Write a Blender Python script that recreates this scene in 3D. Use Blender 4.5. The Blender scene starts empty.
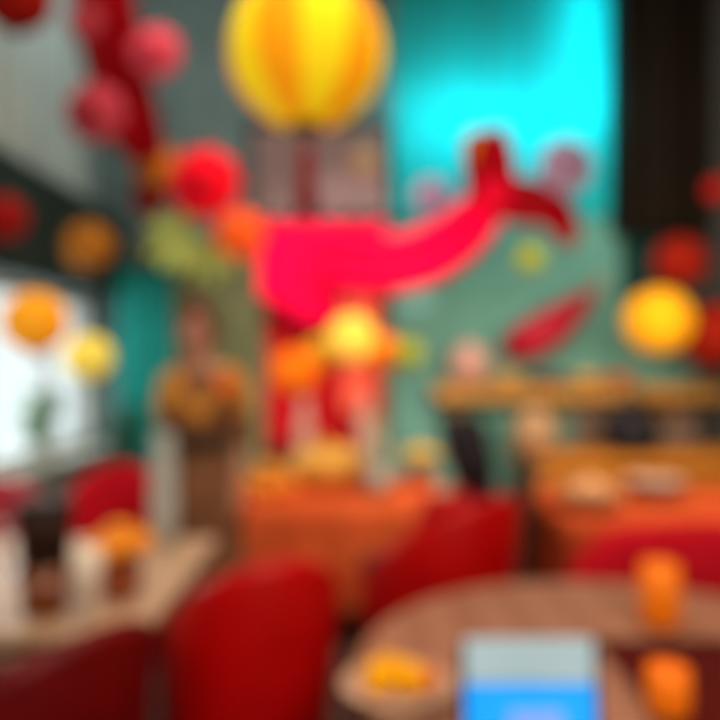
import bpy, bmesh, math, random
from mathutils import Vector, Matrix
random.seed(7)
PI = math.pi
C = bpy.context.scene.collection
EYE = 1.5


def P(u, v, y):
    """world point seen at photo position (u, v) at depth y"""
    return Vector(((u - 360) / 720 * y, y, EYE - (v - 360) / 720 * y))


# ------------------------------------------------------------------ materials
def mat(name, col, col2=None, rough=0.6, emit=0.0, ecol=None, scale=8.0, metal=0.0, trans=0.0, kind='noise', sheen=0.0, alpha=1.0):
    m = bpy.data.materials.new(name)
    m.use_nodes = True
    nt = m.node_tree
    b = nt.nodes['Principled BSDF']
    b.inputs['Roughness'].default_value = rough
    b.inputs['Metallic'].default_value = metal
    b.inputs['Specular IOR Level'].default_value = .5 if rough < .4 else (.18 if rough < .7 else .05)
    b.inputs['Sheen Weight'].default_value = sheen
    b.inputs['Alpha'].default_value = alpha
    if trans:
        b.inputs['Transmission Weight'].default_value = trans
    if col2 is None:
        col2 = tuple(c * 0.82 for c in col)
    tc = nt.nodes.new('ShaderNodeTexCoord')
    if kind == 'wave':
        t = nt.nodes.new('ShaderNodeTexWave')
        t.inputs['Scale'].default_value = scale
        t.inputs['Distortion'].default_value = 3.0
        t.inputs['Detail'].default_value = 3.0
    else:
        t = nt.nodes.new('ShaderNodeTexNoise')
        t.inputs['Scale'].default_value = scale
        t.inputs['Detail'].default_value = 4.0
    nt.links.new(tc.outputs['Object'], t.inputs['Vector'])
    r = nt.nodes.new('ShaderNodeValToRGB')
    r.color_ramp.elements[0].position = 0.3
    r.color_ramp.elements[1].position = 0.7
    r.color_ramp.elements[0].color = (*col, 1)
    r.color_ramp.elements[1].color = (*col2, 1)
    nt.links.new(t.outputs['Color'] if kind == 'wave' else t.outputs['Fac'], r.inputs['Fac'])
    nt.links.new(r.outputs['Color'], b.inputs['Base Color'])
    if emit:
        b.inputs['Emission Strength'].default_value = emit
        if ecol:
            b.inputs['Emission Color'].default_value = (*ecol, 1)
        else:
            nt.links.new(r.outputs['Color'], b.inputs['Emission Color'])
    bp = nt.nodes.new('ShaderNodeBump')
    bp.inputs['Strength'].default_value = 0.08
    nt.links.new(t.outputs['Fac'], bp.inputs['Height'])
    nt.links.new(bp.outputs['Normal'], b.inputs['Normal'])
    return m


def pane_mat():
    m = bpy.data.materials.new('window_glass')
    m.use_nodes = True
    nt = m.node_tree
    nt.nodes.remove(nt.nodes['Principled BSDF'])
    out = nt.nodes['Material Output']
    tr = nt.nodes.new('ShaderNodeBsdfTransparent')
    tr.inputs['Color'].default_value = (0.95, 0.98, 0.98, 1)
    gl = nt.nodes.new('ShaderNodeBsdfGlossy')
    gl.inputs['Roughness'].default_value = 0.05
    mx = nt.nodes.new('ShaderNodeMixShader')
    mx.inputs['Fac'].default_value = .05
    nt.links.new(tr.outputs[0], mx.inputs[1])
    nt.links.new(gl.outputs[0], mx.inputs[2])
    nt.links.new(mx.outputs[0], out.inputs['Surface'])
    return m


M = dict(
    floor=mat('floor_boards', (.11, .055, .045), (.07, .03, .026), .5, scale=3, kind='wave'),
    ceiling=mat('ceiling_plaster', (.16, .2, .2), rough=.9),
    wall_left=mat('wall_grey_plaster', (.42, .52, .5), (.3, .4, .39), .9, scale=2),
    wall_teal=mat('wall_teal_paint', (.19, .43, .36), (.14, .34, .28), .8, scale=2),
    wall_breast=mat('wall_grey_green', (.14, .20, .20), (.10, .15, .15), .85, scale=3),
    wall_dark=mat('wall_dark', (.10, .09, .08), rough=.9),
    olive=mat('olive_wall_panel', (.20, .21, .10), (.14, .15, .07), .8, scale=3),
    coral=mat('coral_glow_tint', (.92, .15, .08), (.85, .11, .06), .8),
    turquoise=mat('cyan_glow_tint', (.02, .42, .42), (.015, .36, .36), .8, scale=2),
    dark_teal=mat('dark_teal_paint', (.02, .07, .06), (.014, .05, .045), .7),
    brown_black=mat('brown_black_boards', (.018, .010, .006), (.009, .006, .004), .7, kind='wave', scale=2),
    bulkhead=mat('dark_green_paint', (.022, .045, .04), (.012, .026, .024), .7),
    dark_wood=mat('dark_brown_wood', (.035, .02, .012), (.02, .012, .008), .5, kind='wave', scale=3),
    backsplash=mat('brown_backsplash', (.34, .21, .16), (.26, .15, .11), .6),
    white_paint=mat('white_frame', (.75, .77, .76), rough=.5),
    glass=pane_mat(),
    sill=mat('grey_sill', (.30, .31, .27), (.24, .25, .21), .8),
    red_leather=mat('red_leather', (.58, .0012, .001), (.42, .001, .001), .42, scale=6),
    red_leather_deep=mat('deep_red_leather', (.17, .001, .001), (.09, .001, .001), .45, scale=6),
    red_fabric=mat('red_fabric', (.62, .008, .02), (.45, .004, .012), .8, scale=10),
    crepe_red=mat('crepe_red', (.38, .002, .008), (.26, .001, .004), .75),
    curtain_red=mat('curtain_red', (.70, .012, .022), (.52, .006, .012), .75),
    swag_red=mat('swag_red', (.75, .003, .03), (.62, .002, .02), .7),
    pink=mat('hot_pink_cloth', (.97, .001, .075), (.93, .001, .055), .75),
    dusty_pink=mat('dusty_pink_paper', (.50, .055, .08), (.40, .035, .055), .8),
    pale_pink=mat('pale_pink_glaze', (.60, .33, .26), (.52, .26, .20), .35),
    mauve=mat('mauve_paper', (.32, .20, .30), (.24, .14, .24), .8),
    orange_flower=mat('orange_paper', (.92, .10, .015), (.82, .07, .01), .75),
    amber_flower=mat('amber_paper', (.62, .17, .015), (.5, .12, .01), .75),
    red_flower=mat('red_paper', (.90, .004, .02), (.78, .002, .01), .75),
    leaf_yellow=mat('yellow_green_leaf', (.52, .48, .09), (.30, .44, .14), .7),
    leaf=mat('green_leaf', (.10, .28, .05), (.05, .16, .03), .6),
    leaf_dark=mat('dark_green_leaf', (.015, .08, .03), (.008, .045, .018), .6),
    teal_cloth=mat('teal_cloth', (.02, .28, .25), (.012, .20, .18), .8),
    terracotta=mat('terracotta', (.42, .12, .05), (.32, .08, .03), .7),
    tan=mat('tan_clay', (.42, .25, .14), (.34, .19, .10), .7),
    bread=mat('bread_crust', (.44, .22, .11), (.34, .15, .07), .8),
    wicker=mat('woven_wicker', (.42, .24, .11), (.28, .14, .06), .8, kind='wave', scale=30),
    table_pale=mat('pale_table_wood', (.56, .36, .23), (.48, .29, .17), .45, kind='wave', scale=2),
    table_brown=mat('brown_table_wood', (.36, .155, .09), (.31, .125, .07), .4, kind='wave', scale=2),
    shelf_wood=mat('amber_shelf_wood', (.50, .24, .05), (.40, .17, .03), .5, kind='wave', scale=3),
    counter_wood=mat('orange_counter_wood', (.55, .19, .02), (.42, .13, .012), .5, kind='wave', scale=3),
    cloth_orange=mat('orange_tablecloth', (.75, .13, .035), (.62, .085, .02), .8),
    cloth_red=mat('red_orange_tablecloth', (.38, .055, .014), (.28, .035, .008), .8),
    placemat=mat('maroon_placemat', (.10, .008, .006), (.06, .004, .003), .8, scale=40),
    black=mat('black_clay', (.012, .010, .014), rough=.65),
    metal=mat('dark_metal', (.08, .08, .08), rough=.35, metal=1),
    tray_gold=mat('golden_glaze', (.85, .46, .09), (.72, .34, .05), .4),
    orange_fruit=mat('orange_peel', (.92, .33, .02), (.85, .25, .01), .5, scale=40),
    yellow_petal=mat('yellow_petal', (.85, .52, .03), (.75, .42, .02), .7),
    grey_bottle=mat('grey_green_glass', (.28, .27, .18), (.20, .19, .12), .2),
    cola=mat('dark_cola', (.035, .012, .006), (.02, .008, .004), .6),
    amber_liquid=mat('amber_liquid', (.22, .05, .008), (.16, .035, .005), .15),
    glass_rim=mat('clear_glass', (.8, .82, .8), rough=.05, trans=.9),
    cream=mat('cream_ceramic', (.78, .64, .50), (.70, .56, .42), .4),
    pale_grey=mat('pale_grey_ceramic', (.50, .52, .47), (.42, .44, .39), .4),
    amber_glass=mat('lit_amber_glass', (.82, .18, .004), (.76, .14, .002), .45, emit=.25),
    plum=mat('plum_glaze', (.16, .06, .10), rough=.4),
    skin=mat('skin', (.58, .26, .17), (.52, .22, .13), .55, scale=20),
    skin_tan=mat('skin_warm', (.55, .30, .20), (.48, .25, .16), .55, scale=20),
    hair_auburn=mat('auburn_hair', (.20, .045, .03), (.13, .03, .02), .5, kind='wave', scale=20),
    hair_black=mat('black_hair', (.012, .008, .010), (.02, .014, .016), .45, kind='wave', scale=20),
    eye_white=mat('eye_white', (.8, .78, .75), rough=.2),
    iris=mat('dark_iris', (.03, .015, .01), rough=.15),
    lips=mat('lips', (.45, .10, .09), rough=.4),
    dress=mat('brown_dress', (.24, .105, .05), (.16, .065, .03), .8),
    belt=mat('dark_sash', (.05, .03, .02), rough=.7),
    shawl=mat('amber_shawl', (.62, .27, .05), (.50, .19, .03), .8),
    shoe=mat('dark_shoe', (.02, .015, .012), rough=.4),
    trousers=mat('dark_trousers', (.03, .025, .03), rough=.8),
    screen_blue=mat('tablet_screen_blue', (.005, .28, .9), (.02, .36, .9), .3, emit=.78, scale=3),
    screen_violet=mat('tablet_screen_violet', (.16, .28, .85), (.22, .34, .88), .3, emit=.85),
    screen_bar=mat('tablet_screen_bar', (.34, .48, .53), (.40, .54, .58), .3, emit=.48),
    cord=mat('string', (.05, .04, .035), rough=.9),
    food_yellow=mat('yellow_rice', (.95, .46, .01), (.9, .36, .005), .7, scale=60),
    food_orange=mat('orange_sauce', (.75, .18, .01), (.62, .12, .01), .5, scale=30),
    plate=mat('tan_plate', (.60, .36, .24), (.52, .30, .19), .4),
    chili=mat('chili_red', (.48, .006, .03), (.38, .004, .02), .4),
    stem=mat('orange_brown_stem', (.5, .16, .05), rough=.6),
    panel_cloth=mat('grey_brown_panel', (.26, .17, .16), (.17, .12, .12), .8, scale=5),
)
LAN = {}


def lantern_mat(key, a, b, e):
    LAN[key] = (mat('lantern_' + key, a, tuple(x * .93 for x in a), .7, emit=e), mat('lantern_' + key + '_stripe', b, tuple(x * .93 for x in b), .7, emit=e))


lantern_mat('yellow', (.93, .66, .01), (.92, .32, .005), .50)
lantern_mat('orange', (.90, .30, .01), (.86, .38, .02), .38)
lantern_mat('lemon', (.88, .72, .12), (.85, .66, .08), .40)
lantern_mat('dim_orange', (.40, .15, .015), (.34, .11, .01), .10)
lantern_mat('dark_red', (.30, .008, .006), (.24, .006, .004), .07)
lantern_mat('gold', (.78, .36, .008), (.72, .29, .006), .26)
lantern_mat('scarlet', (.30, .014, .004), (.22, .006, .003), .10)
lantern_mat('lime', (.36, .38, .03), (.30, .34, .025), .12)
lantern_mat('hot_orange', (.95, .20, .005), (.9, .16, .005), .28)
lantern_mat('bright_yellow', (.98, .68, .10), (.96, .60, .06), .42)
lantern_mat('mustard', (.55, .30, .02), (.5, .26, .01), .2)


# ------------------------------------------------------------------ geometry helpers
def new():
    return bmesh.new()


def box(bm, c, s, bev=0.0, rz=0.0, ry=0.0, rx=0.0, mi=0):
    r = bmesh.ops.create_cube(bm, size=1.0)
    vs = r['verts']
    mx = Matrix.Translation(Vector(c)) @ Matrix.Rotation(rz, 4, 'Z') @ Matrix.Rotation(ry, 4, 'Y') @ Matrix.Rotation(rx, 4, 'X') @ Matrix.Diagonal((*s, 1))
    bmesh.ops.transform(bm, matrix=mx, verts=vs)
    fs = {f for v in vs for f in v.link_faces}
    for f in fs:
        f.material_index = mi
    if bev:
        es = list({e for v in vs for e in v.link_edges})
        bmesh.ops.bevel(bm, geom=es, offset=bev, segments=2, profile=.6, affect='EDGES')
    return bm


def ball(bm, c, r, seg=16, mi=0, rot=None):
    r = r if hasattr(r, '__len__') else (r, r, r)
    mx = Matrix.Translation(Vector(c)) @ (rot or Matrix()) @ Matrix.Diagonal((*r, 1))
    vs = bmesh.ops.create_uvsphere(bm, u_segments=seg, v_segments=max(6, seg // 2 + 2), radius=1, matrix=mx)['verts']
    for f in {f for v in vs for f in v.link_faces}:
        f.material_index = mi
    return bm


def lathe(bm, prof, c=(0, 0, 0), seg=28, mi=0, mod=None, mis=None):
    """profile [(r, z)], closed by end caps"""
    c = Vector(c)
    rings = []
    for (r, z) in prof:
        ring = []
        for i in range(seg):
            a = 2 * PI * i / seg
            k = mod(a) if mod else 1.0
            ring.append(bm.verts.new(c + Vector((r * k * math.cos(a), r * k * math.sin(a), z))))
        rings.append(ring)
    for a, b in zip(rings, rings[1:]):
        for i in range(seg):
            j = (i + 1) % seg
            f = bm.faces.new((a[i], a[j], b[j], b[i]))
            f.material_index = mis(i) if mis else mi
            f.smooth = True
    bm.faces.new(rings[0][::-1]).material_index = mi
    bm.faces.new(rings[-1]).material_index = mi
    return bm


def tube(bm, pts, rad, seg=10, mi=0, flat=1.0):
    """swept round tube with a radius per point, ends capped"""
    pts = [Vector(p) for p in pts]
    rad = rad if hasattr(rad, '__len__') else [rad] * len(pts)
    rings = []
    up = None
    for i, p in enumerate(pts):
        d = (pts[min(i + 1, len(pts) - 1)] - pts[max(i - 1, 0)]).normalized()
        if up is None:
            up = Vector((0, 0, 1)) if abs(d.z) < .9 else Vector((0, 1, 0))
        n = (up - d * up.dot(d)).normalized()
        up = n
        b = d.cross(n)
        rings.append([bm.verts.new(p + (n * math.cos(2 * PI * k / seg) + b * flat * math.sin(2 * PI * k / seg)) * rad[i]) for k in range(seg)])
    for a, b in zip(rings, rings[1:]):
        for k in range(seg):
            j = (k + 1) % seg
            f = bm.faces.new((a[k], a[j], b[j], b[k]))
            f.material_index = mi
            f.smooth = True
    bm.faces.new(rings[0][::-1]).material_index = mi
    bm.faces.new(rings[-1]).material_index = mi
    return bm


def grid_sheet(bm, fn, nu, nv, thick=0.012):
    """sheet fn(s, t) -> (x, y, z) given a front and a back"""
    def lay(off):
        return [[bm.verts.new(Vector(fn(i / nu, j / nv)) + Vector((0, off, 0))) for j in range(nv + 1)] for i in range(nu + 1)]
    A, B = lay(-thick / 2), lay(thick / 2)
    for i in range(nu):
        for j in range(nv):
            bm.faces.new((A[i][j], A[i][j + 1], A[i + 1][j + 1], A[i + 1][j])).smooth = True
            bm.faces.new((B[i][j], B[i + 1][j], B[i + 1][j + 1], B[i][j + 1])).smooth = True
    for i in range(nu):
        bm.faces.new((A[i][0], A[i + 1][0], B[i + 1][0], B[i][0]))
        bm.faces.new((A[i][nv], B[i][nv], B[i + 1][nv], A[i + 1][nv]))
    for j in range(nv):
        bm.faces.new((A[0][j], B[0][j], B[0][j + 1], A[0][j + 1]))
        bm.faces.new((A[nu][j], A[nu][j + 1], B[nu][j + 1], B[nu][j]))
    return bm


def obj(name, bm, ms, parent=None, smooth=False):
    bmesh.ops.recalc_face_normals(bm, faces=bm.faces)
    me = bpy.data.meshes.new(name)
    bm.to_mesh(me)
    bm.free()
    for m in (ms if isinstance(ms, (list, tuple)) else [ms]):
        me.materials.append(m)
    if smooth:
        for p in me.polygons:
            p.use_smooth = True
    o = bpy.data.objects.new(name, me)
    C.objects.link(o)
    if parent:
        o.parent = parent
    return o


def thing(name, label, cat, loc=(0, 0, 0), rz=0, group=None):
    o = bpy.data.objects.new(name, None)
    o.empty_display_size = .05
    C.objects.link(o)
    o.location = loc
    o.rotation_euler = (0, 0, rz)
    return tag(o, label, cat, group)


def tag(o, label, cat, group=None):
    o['label'] = label
    o['category'] = cat
    if group:
        o['group'] = group
    return o


def struct(name, bm, m):
    o = obj(name, bm, m)
    o['kind'] = 'structure'
    return o


def copy_thing(src, loc, label, rz=None):
    r = src.copy()
    C.objects.link(r)
    r.location = loc
    if rz is not None:
        r.rotation_euler = (0, 0, rz)
    r['label'] = label
    for ch in list(src.children):
        c = ch.copy()
        C.objects.link(c)
        c.parent = r
        for g in list(ch.children):
            d = g.copy()
            C.objects.link(d)
            d.parent = c
    return r


# ------------------------------------------------------------------ the room
XL, XR, YB, YF, H = -2.2, 2.9, 6.2, -1.6, 4.8
WY0, WY1, WZ0, WZ1 = 3.3, 6.0, .82, 2.0
bm = box(new(), ((XL + XR) / 2, (YB + YF) / 2, -.05), (XR - XL + .4, YB - YF + .4, .1)); struct('floor', bm, M['floor'])
bm = box(new(), ((XL + XR) / 2, (YB + YF) / 2, H + .05), (XR - XL + .4, YB - YF + .4, .1)); struct('ceiling', bm, M['ceiling'])
bm = new()
box(bm, (XL - .1, (YF + WY0) / 2 - .05, H / 2), (.2, WY0 - YF + .1, H))
box(bm, (XL - .1, (WY1 + YB) / 2 + .05, H / 2), (.2, YB - WY1 + .1, H))
box(bm, (XL - .1, (WY0 + WY1) / 2, WZ0 / 2), (.2, WY1 - WY0, WZ0))
box(bm, (XL - .1, (WY0 + WY1) / 2, (WZ1 + H) / 2), (.2, WY1 - WY0, H - WZ1))
struct('wall_left', bm, M['wall_left'])
struct('wall_back', box(new(), ((XL + XR) / 2, YB + .1, H / 2), (XR - XL, .2, H)), M['wall_teal'])
struct('wall_right', box(new(), (XR + .1, (YB + YF) / 2, H / 2), (.2, YB - YF + .2, H)), M['wall_dark'])
struct('wall_front', box(new(), ((XL + XR) / 2, YF - .1, H / 2), (XR - XL, .2, H)), M['wall_dark'])
# projecting grey-green section of the back wall
struct('wall_chimney_breast', box(new(), ((XL + .27) / 2, 6.08, H / 2), (.27 - XL, .24, H)), M['wall_breast'])
# dark green boxed beam over the window
struct('trim_1', box(new(), (-2.075, 4.6, 2.325), (.25, 2.72, .67), .01), M['bulkhead'])
# dark brown dropped bulkhead at the right
struct('trim_2', box(new(), (2.525, 6.06, 3.69), (.77, .28, 2.22), .01), M['brown_black'])
# brown backsplash
struct('trim_3', box(new(), (2.36, 6.185, 1.0), (1.05, .03, .6)), M['backsplash'])
struct('trim_4', box(new(), (-.80, 5.955, 1.25), (2.1, .02, 2.5), .004), M['olive'])
# added upper panel, cyan light put into its colour, and dark teal strip under the bulkhead
struct('trim_5', box(new(), (1.205, 6.19, 3.76), (1.87, .02, 2.08)), M['turquoise'])
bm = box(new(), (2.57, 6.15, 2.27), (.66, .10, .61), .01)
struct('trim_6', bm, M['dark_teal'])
struct('baseboard_back', box(new(), (1.58, 6.18, .06), (2.6, .03, .12), .005), M['dark_wood'])
# window
w = bpy.data.objects.new('window_1', None); C.objects.link(w); w['kind'] = 'structure'; w.location = (XL - .1, (WY0 + WY1) / 2, WZ0)
bm = new(); L = WY1 - WY0; hh = WZ1 - WZ0
box(bm, (0, 0, .03), (.1, L, .06)); box(bm, (0, 0, hh - .03), (.1, L, .06))
for s in (-1, 1):
    box(bm, (0, s * (L / 2 - .03), hh / 2), (.1, .06, hh))
obj('window_frame', bm, M['white_paint'], w)
for yy in (-.28, .62):
    obj('mullion', box(new(), (0, yy, hh / 2), (.07, .05, hh - .12), .005), M['white_paint'], w)
obj('pane', box(new(), (-.01, 0, hh / 2), (.008, L - .1, hh - .1)), M['glass'], w)
obj('window_sill', box(new(), (.16, 0, -.02), (.34, L + .04, .04), .008), M['sill'], w)


# ------------------------------------------------------------------ paper lanterns
def lantern(c, r, key, label, group=None, cord_to=None, tassel=None, gores=12, squash=.97, name='paper_lantern'):
    t = thing(name, label, 'lantern', c, 0, group)
    a, b = LAN[key]
    n = 14
    prof = [(r * math.sin(PI * (.06 + .88 * i / n)), -r * squash * math.cos(PI * (.06 + .88 * i / n))) for i in range(n + 1)]
    seg = gores * 4
    bm = lathe(new(), prof, seg=seg, mod=lambda an: 1 - .045 * (1 - abs(math.sin(an * gores / 2))), mis=lambda i: (i // 4) % 2)
    obj('shade', bm, [a, b], t)
    zt = r * squash * math.cos(PI * .06)
    obj('top_ring', lathe(new(), [(r * .20, zt - .01), (r * .22, zt), (r * .20, zt + .015)], seg=20), M['dark_wood'], t)
    obj('bottom_ring', lathe(new(), [(r * .20, -zt - .015), (r * .22, -zt), (r * .20, -zt + .01)], seg=20), M['dark_wood'], t)
    top = (cord_to or H) - c[2]
    obj('cord', tube(new(), [(0, 0, zt), (0, 0, top)], .004, 6), M['cord'], t)
    if tassel:
        ln, tr, tm = tassel
        obj('tassel', lathe(new(), [(.008, -zt), (.010, -zt - ln * .25), (tr * .6, -zt - ln * .3), (tr * .75, -zt - ln * .42), (tr * .55, -zt - ln * .5), (tr, -zt - ln), (tr * .3, -zt - ln * 1.01)], seg=18), tm, t)
    return t


lantern(P(306, 52, 3.0), .325, 'yellow', 'largest lantern, yellow and orange striped paper, hanging at the top centre', tassel=(.36, .05, M['crepe_red']), gores=10).rotation_euler.z = -.31
lantern(P(35, 322, 3.6), .16, 'orange', 'orange round paper lantern hanging in front of the bright window', 'lanterns by the window')
lantern(P(88, 357, 3.8), .125, 'lemon', 'pale yellow lantern low beside the orange one at the window', 'lanterns by the window')
lantern(P(88, 246, 4.28), .145, 'dim_orange', 'dim brownish orange lantern hanging against the dark green beam', 'lanterns by the window')
lantern(P(3, 218, 3.7), .12, 'dark_red', 'dark red lantern cut by the left edge in front of the green beam', 'lanterns by the window')
lantern(P(14, -6, 3.3), .17, 'dark_red', 'dark red lantern cut off by the top left corner of the photo')
lantern(P(658, 321, 5.0), .235, 'gold', 'golden yellow round lantern above the right end of the wall shelf', 'lanterns at the right end')
lantern(P(680, 262, 5.35), .20, 'scarlet', 'red lantern directly above the golden yellow one at right', 'lanterns at the right end', cord_to=2.44)
lantern(P(712, 335, 5.42), .25, 'scarlet', 'red lantern at the right edge, beside the golden yellow one', 'lanterns at the right end', cord_to=2.44)
lantern(P(717, 190, 4.7), .085, 'dark_red', 'small dark red lantern in front of the dark brown bulkhead')
lantern(P(530, 258, 5.3), .105, 'lime', 'small yellow green lantern under the forked end of the red swag')
row = [(296, 370, .165, 'hot_orange', 'orange lantern at the left end of the row before the red curtain'),
       (322, 352, .12, 'mustard', 'mustard lantern second from the left before the red curtain'),
       (352, 338, .165, 'bright_yellow', 'brightest yellow lantern in the middle of the red curtain'),
       (383, 352, .135, 'hot_orange', 'orange lantern just right of the brightest yellow lantern'),
       (408, 353, .105, 'lime', 'yellow green lantern at the right end of the row by the curtain')]
for k, (u, v, r, key, lb) in enumerate(row):
    lantern(P(u, v, 4.96 + .32 * (k % 2)), r, key, lb, 'row of lanterns before the red curtain')


# ------------------------------------------------------------------ paper flowers
def flower(c, r, m, mc, label, group=None, petals=9, layers=3, name='paper_flower', cat='paper flower', hang=None):
    t = thing(name, label, cat, c, 0, group)
    bm = new()
    for l in range(layers):
        rr = r * (1 - .26 * l)
        for k in range(petals):
            a = 2 * PI * (k + .5 * l) / petals
            d = Vector((math.cos(a), 0, math.sin(a)))
            mx = Matrix.Rotation(-a, 4, 'Y') @ Matrix.Rotation(.25 + .22 * l, 4, 'Z')
            ball(bm, d * rr * .6 + Vector((0, -.05 * r - .12 * r * l, 0)), (rr * .42, rr * .09, rr * .32), 12, rot=mx)
    obj('petals', bm, m, t, True)
    obj('flower_centre', ball(new(), (0, -.42 * r, 0), (r * .26, r * .16, r * .26), 14), mc, t, True)
    if hang is not None:
        obj('cord', tube(new(), [(0, .04, 0), (0, .04, hang - c[2])], .004, 6), M['cord'], t)
    return t


g = 'paper flowers of the left cluster'
flower(P(205, 183, 5.2), .27, M['red_flower'], M['red_fabric'], 'biggest paper flower, bright red, in the middle of the left cluster', g, hang=H)
flower(P(240, 234, 5.15), .19, M['orange_flower'], M['amber_flower'], 'orange paper flower below right of the bright red one', g, hang=H)
flower(P(155, 165, 5.3), .18, M['amber_flower'], M['terracotta'], 'amber paper flower at the upper left of the bright red one', g, hang=H)
flower(P(150, 196, 5.45), .15, M['crepe_red'], M['plum'], 'dark red paper flower below the amber one, left of the bright red one', g, hang=H)
flower(P(95, 112, 4.1), .18, M['dusty_pink'], M['crepe_red'], 'dusty pink paper flower left of the dark red streamer', 'pink flowers beside the streamer', hang=H)
flower(P(155, 52, 4.35), .17, M['dusty_pink'], M['crepe_red'], 'dusty pink paper flower right of the dark red streamer', 'pink flowers beside the streamer', hang=H)
flower(P(84, 22, 4.05), .10, M['dusty_pink'], M['crepe_red'], 'small pink paper flower at the top edge beside the streamer', 'pink flowers beside the streamer', hang=H)
flower(P(566, 166, 5.25), .21, M['mauve'], M['plum'], 'mauve paper flower above the right tail of the red swag', 'mauve flowers on the cyan wall', hang=H)
flower(P(432, 196, 5.45), .15, M['mauve'], M['plum'], 'mauve paper flower above the middle of the red swag', 'mauve flowers on the cyan wall', hang=H)


def leaf_spray(c, s, label, n=9, m=None, seed=1):
    t = thing('leaf_spray', label, 'leaves', c)
    rnd = random.Random(seed)
    bm = new()
    for k in range(n):
        a = 2 * PI * k / n + rnd.uniform(-.2, .2)
        d = Vector((math.cos(a), rnd.uniform(-.25, .1), math.sin(a)))
        ball(bm, d * s * .5, (s * .5, s * .05, s * .17), 10, rot=Matrix.Rotation(-a, 4, 'Y'))
    obj('leaves', bm, m or M['leaf_yellow'], t, True)
    obj('stalk', tube(new(), [(0, .03, -.02), (0, .05, H - c[2])], .004, 6), M['cord'], t)
    return t


leaf_spray(P(176, 240, 5.3), .25, 'yellow green leaf spray below the bright red paper flower')
leaf_spray(P(212, 256, 5.5), .23, 'yellow green leaf spray tucked below left of the orange paper flower', seed=4)


# ------------------------------------------------------------------ streamer, swag, curtains
def ribbon(bm, pts, wid, thick=.02, folds=2.5, depth=.035, n=40, m=12):
    """hanging cloth band along a path, pleated across its width; wid = half width"""
    pts = [Vector(p) for p in pts]

    def cr(k, arr):
        x = min(max(k * (len(arr) - 1), 0), len(arr) - 1 - 1e-6)
        i = int(x); f = x - i
        p0, p1, p2, p3 = arr[max(i - 1, 0)], arr[i], arr[i + 1], arr[min(i + 2, len(arr) - 1)]
        return .5 * ((2 * p1) + (p2 - p0) * f + (2 * p0 - 5 * p1 + 4 * p2 - p3) * f * f + (3 * p1 - p0 - 3 * p2 + p3) * f ** 3)

    def fn(s, t):
        p = cr(s, pts)
        d = cr(min(s + .01, 1), pts) - cr(max(s - .01, 0), pts)
        n_ = Vector((-d.z, 0, d.x))
        n_ = n_.normalized() if n_.length > 1e-6 else Vector((0, 0, 1))
        w_ = cr(s, wid)
        return p + n_ * (w_ * (2 * t - 1)) + Vector((0, depth * math.sin(2 * PI * folds * t + 2 * s), 0))
    return grid_sheet(bm, fn, n, m, thick)


t = thing('crepe_streamer', 'wide dark red crepe streamer slanting down from the top left', 'streamer', P(120, 70, 4.6))
o0 = t.location
pts = [P(96, -60, 4.4) - o0, P(104, 0, 4.45) - o0, P(112, 50, 4.55) - o0, P(124, 95, 4.7) - o0, P(138, 135, 4.75) - o0, P(150, 160, 4.9) - o0]
obj('band', ribbon(new(), pts, [.17, .19, .20, .19, .17, .11]), M['crepe_red'], t)
obj('edge_ruffle', ribbon(new(), [p + Vector((-.13, .05, -.05)) for p in pts[:4]], [.05, .06, .05, .04], folds=4, depth=.02), M['dusty_pink'], t)
obj('cord', tube(new(), [pts[0], (pts[0].x, pts[0].y, H - o0.z)], .006, 6), M['cord'], t)

# red curtain on the projecting wall; its lit top is put into a pink cloth
t = thing('wall_curtain', 'long red pleated curtain hanging behind the row of lanterns', 'curtain', (-.30, 5.86, .7))
obj('curtain_cloth', grid_sheet(new(), lambda s, q: (-.46 + .94 * s, .035 * math.sin(s * 2 * PI * 7), .02 + 1.70 * q), 84, 10, .015), M['curtain_red'], t)
obj('curtain_rod', tube(new(), [(-.56, 0, 1.74), (.60, 0, 1.74)], .018, 10), M['dark_wood'], t)
t = thing('lit_drape_top', 'hot pink cloth standing in for the lit top of the red curtain', 'drape', (-.30, 5.70, 1.7))
obj('drape_top_cloth', grid_sheet(new(), lambda s, q: (-.50 + 1.00 * s, .03 * math.sin(s * 2 * PI * 5) - .05 * (1 - q), .90 - (1 - q) * (.62 + .20 * math.sin(PI * min(1, s * 1.1)) ** 2)), 60, 14, .015), M['pink'], t)
obj('drape_top_rod', tube(new(), [(-.52, .01, .88), (.66, .01, .88)], .02, 10), M['dark_wood'], t)

t = thing('fabric_swag', 'red and pink cloth swag sweeping up to a knot with forked tails', 'swag', P(400, 255, 5.5))
o0 = t.location
Y = 5.5
q = [P(u, v, Y) - o0 for u, v in ((318, 258), (350, 264), (390, 264), (425, 255), (455, 238), (478, 216), (492, 202))]
obj('swag_band', ribbon(new(), q, [.16, .22, .22, .22, .21, .19, .13], depth=.05, folds=3), M['pink'], t)
obj('knot', ball(new(), P(492, 198, Y) - o0 + Vector((0, -.06, 0)), (.14, .09, .14), 16), M['swag_red'], t, True)
obj('upper_loop', ribbon(new(), [P(u, v, Y) - o0 for u, v in ((493, 200), (491, 176), (489, 154), (485, 130))], [.20, .20, .20, .16], depth=.04, folds=2), M['crepe_red'], t)
obj('right_tail', ribbon(new(), [P(u, v, Y) - o0 for u, v in ((494, 196), (520, 200), (545, 204), (562, 218), (572, 244))], [.18, .18, .16, .13, .07], depth=.04, folds=2), M['crepe_red'], t)
obj('cord', tube(new(), [P(488, 140, Y) - o0, (P(488, 140, Y).x - o0.x, 0, H - o0.z)], .006, 6), M['cord'], t)
# amber tip on the loop
obj('loop_trim', ribbon(new(), [P(u, v, Y - .05) - o0 for u, v in ((470, 162), (471, 146), (480, 132))], [.025, .035, .03], depth=.01, folds=1), M['amber_flower'], t)

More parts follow.
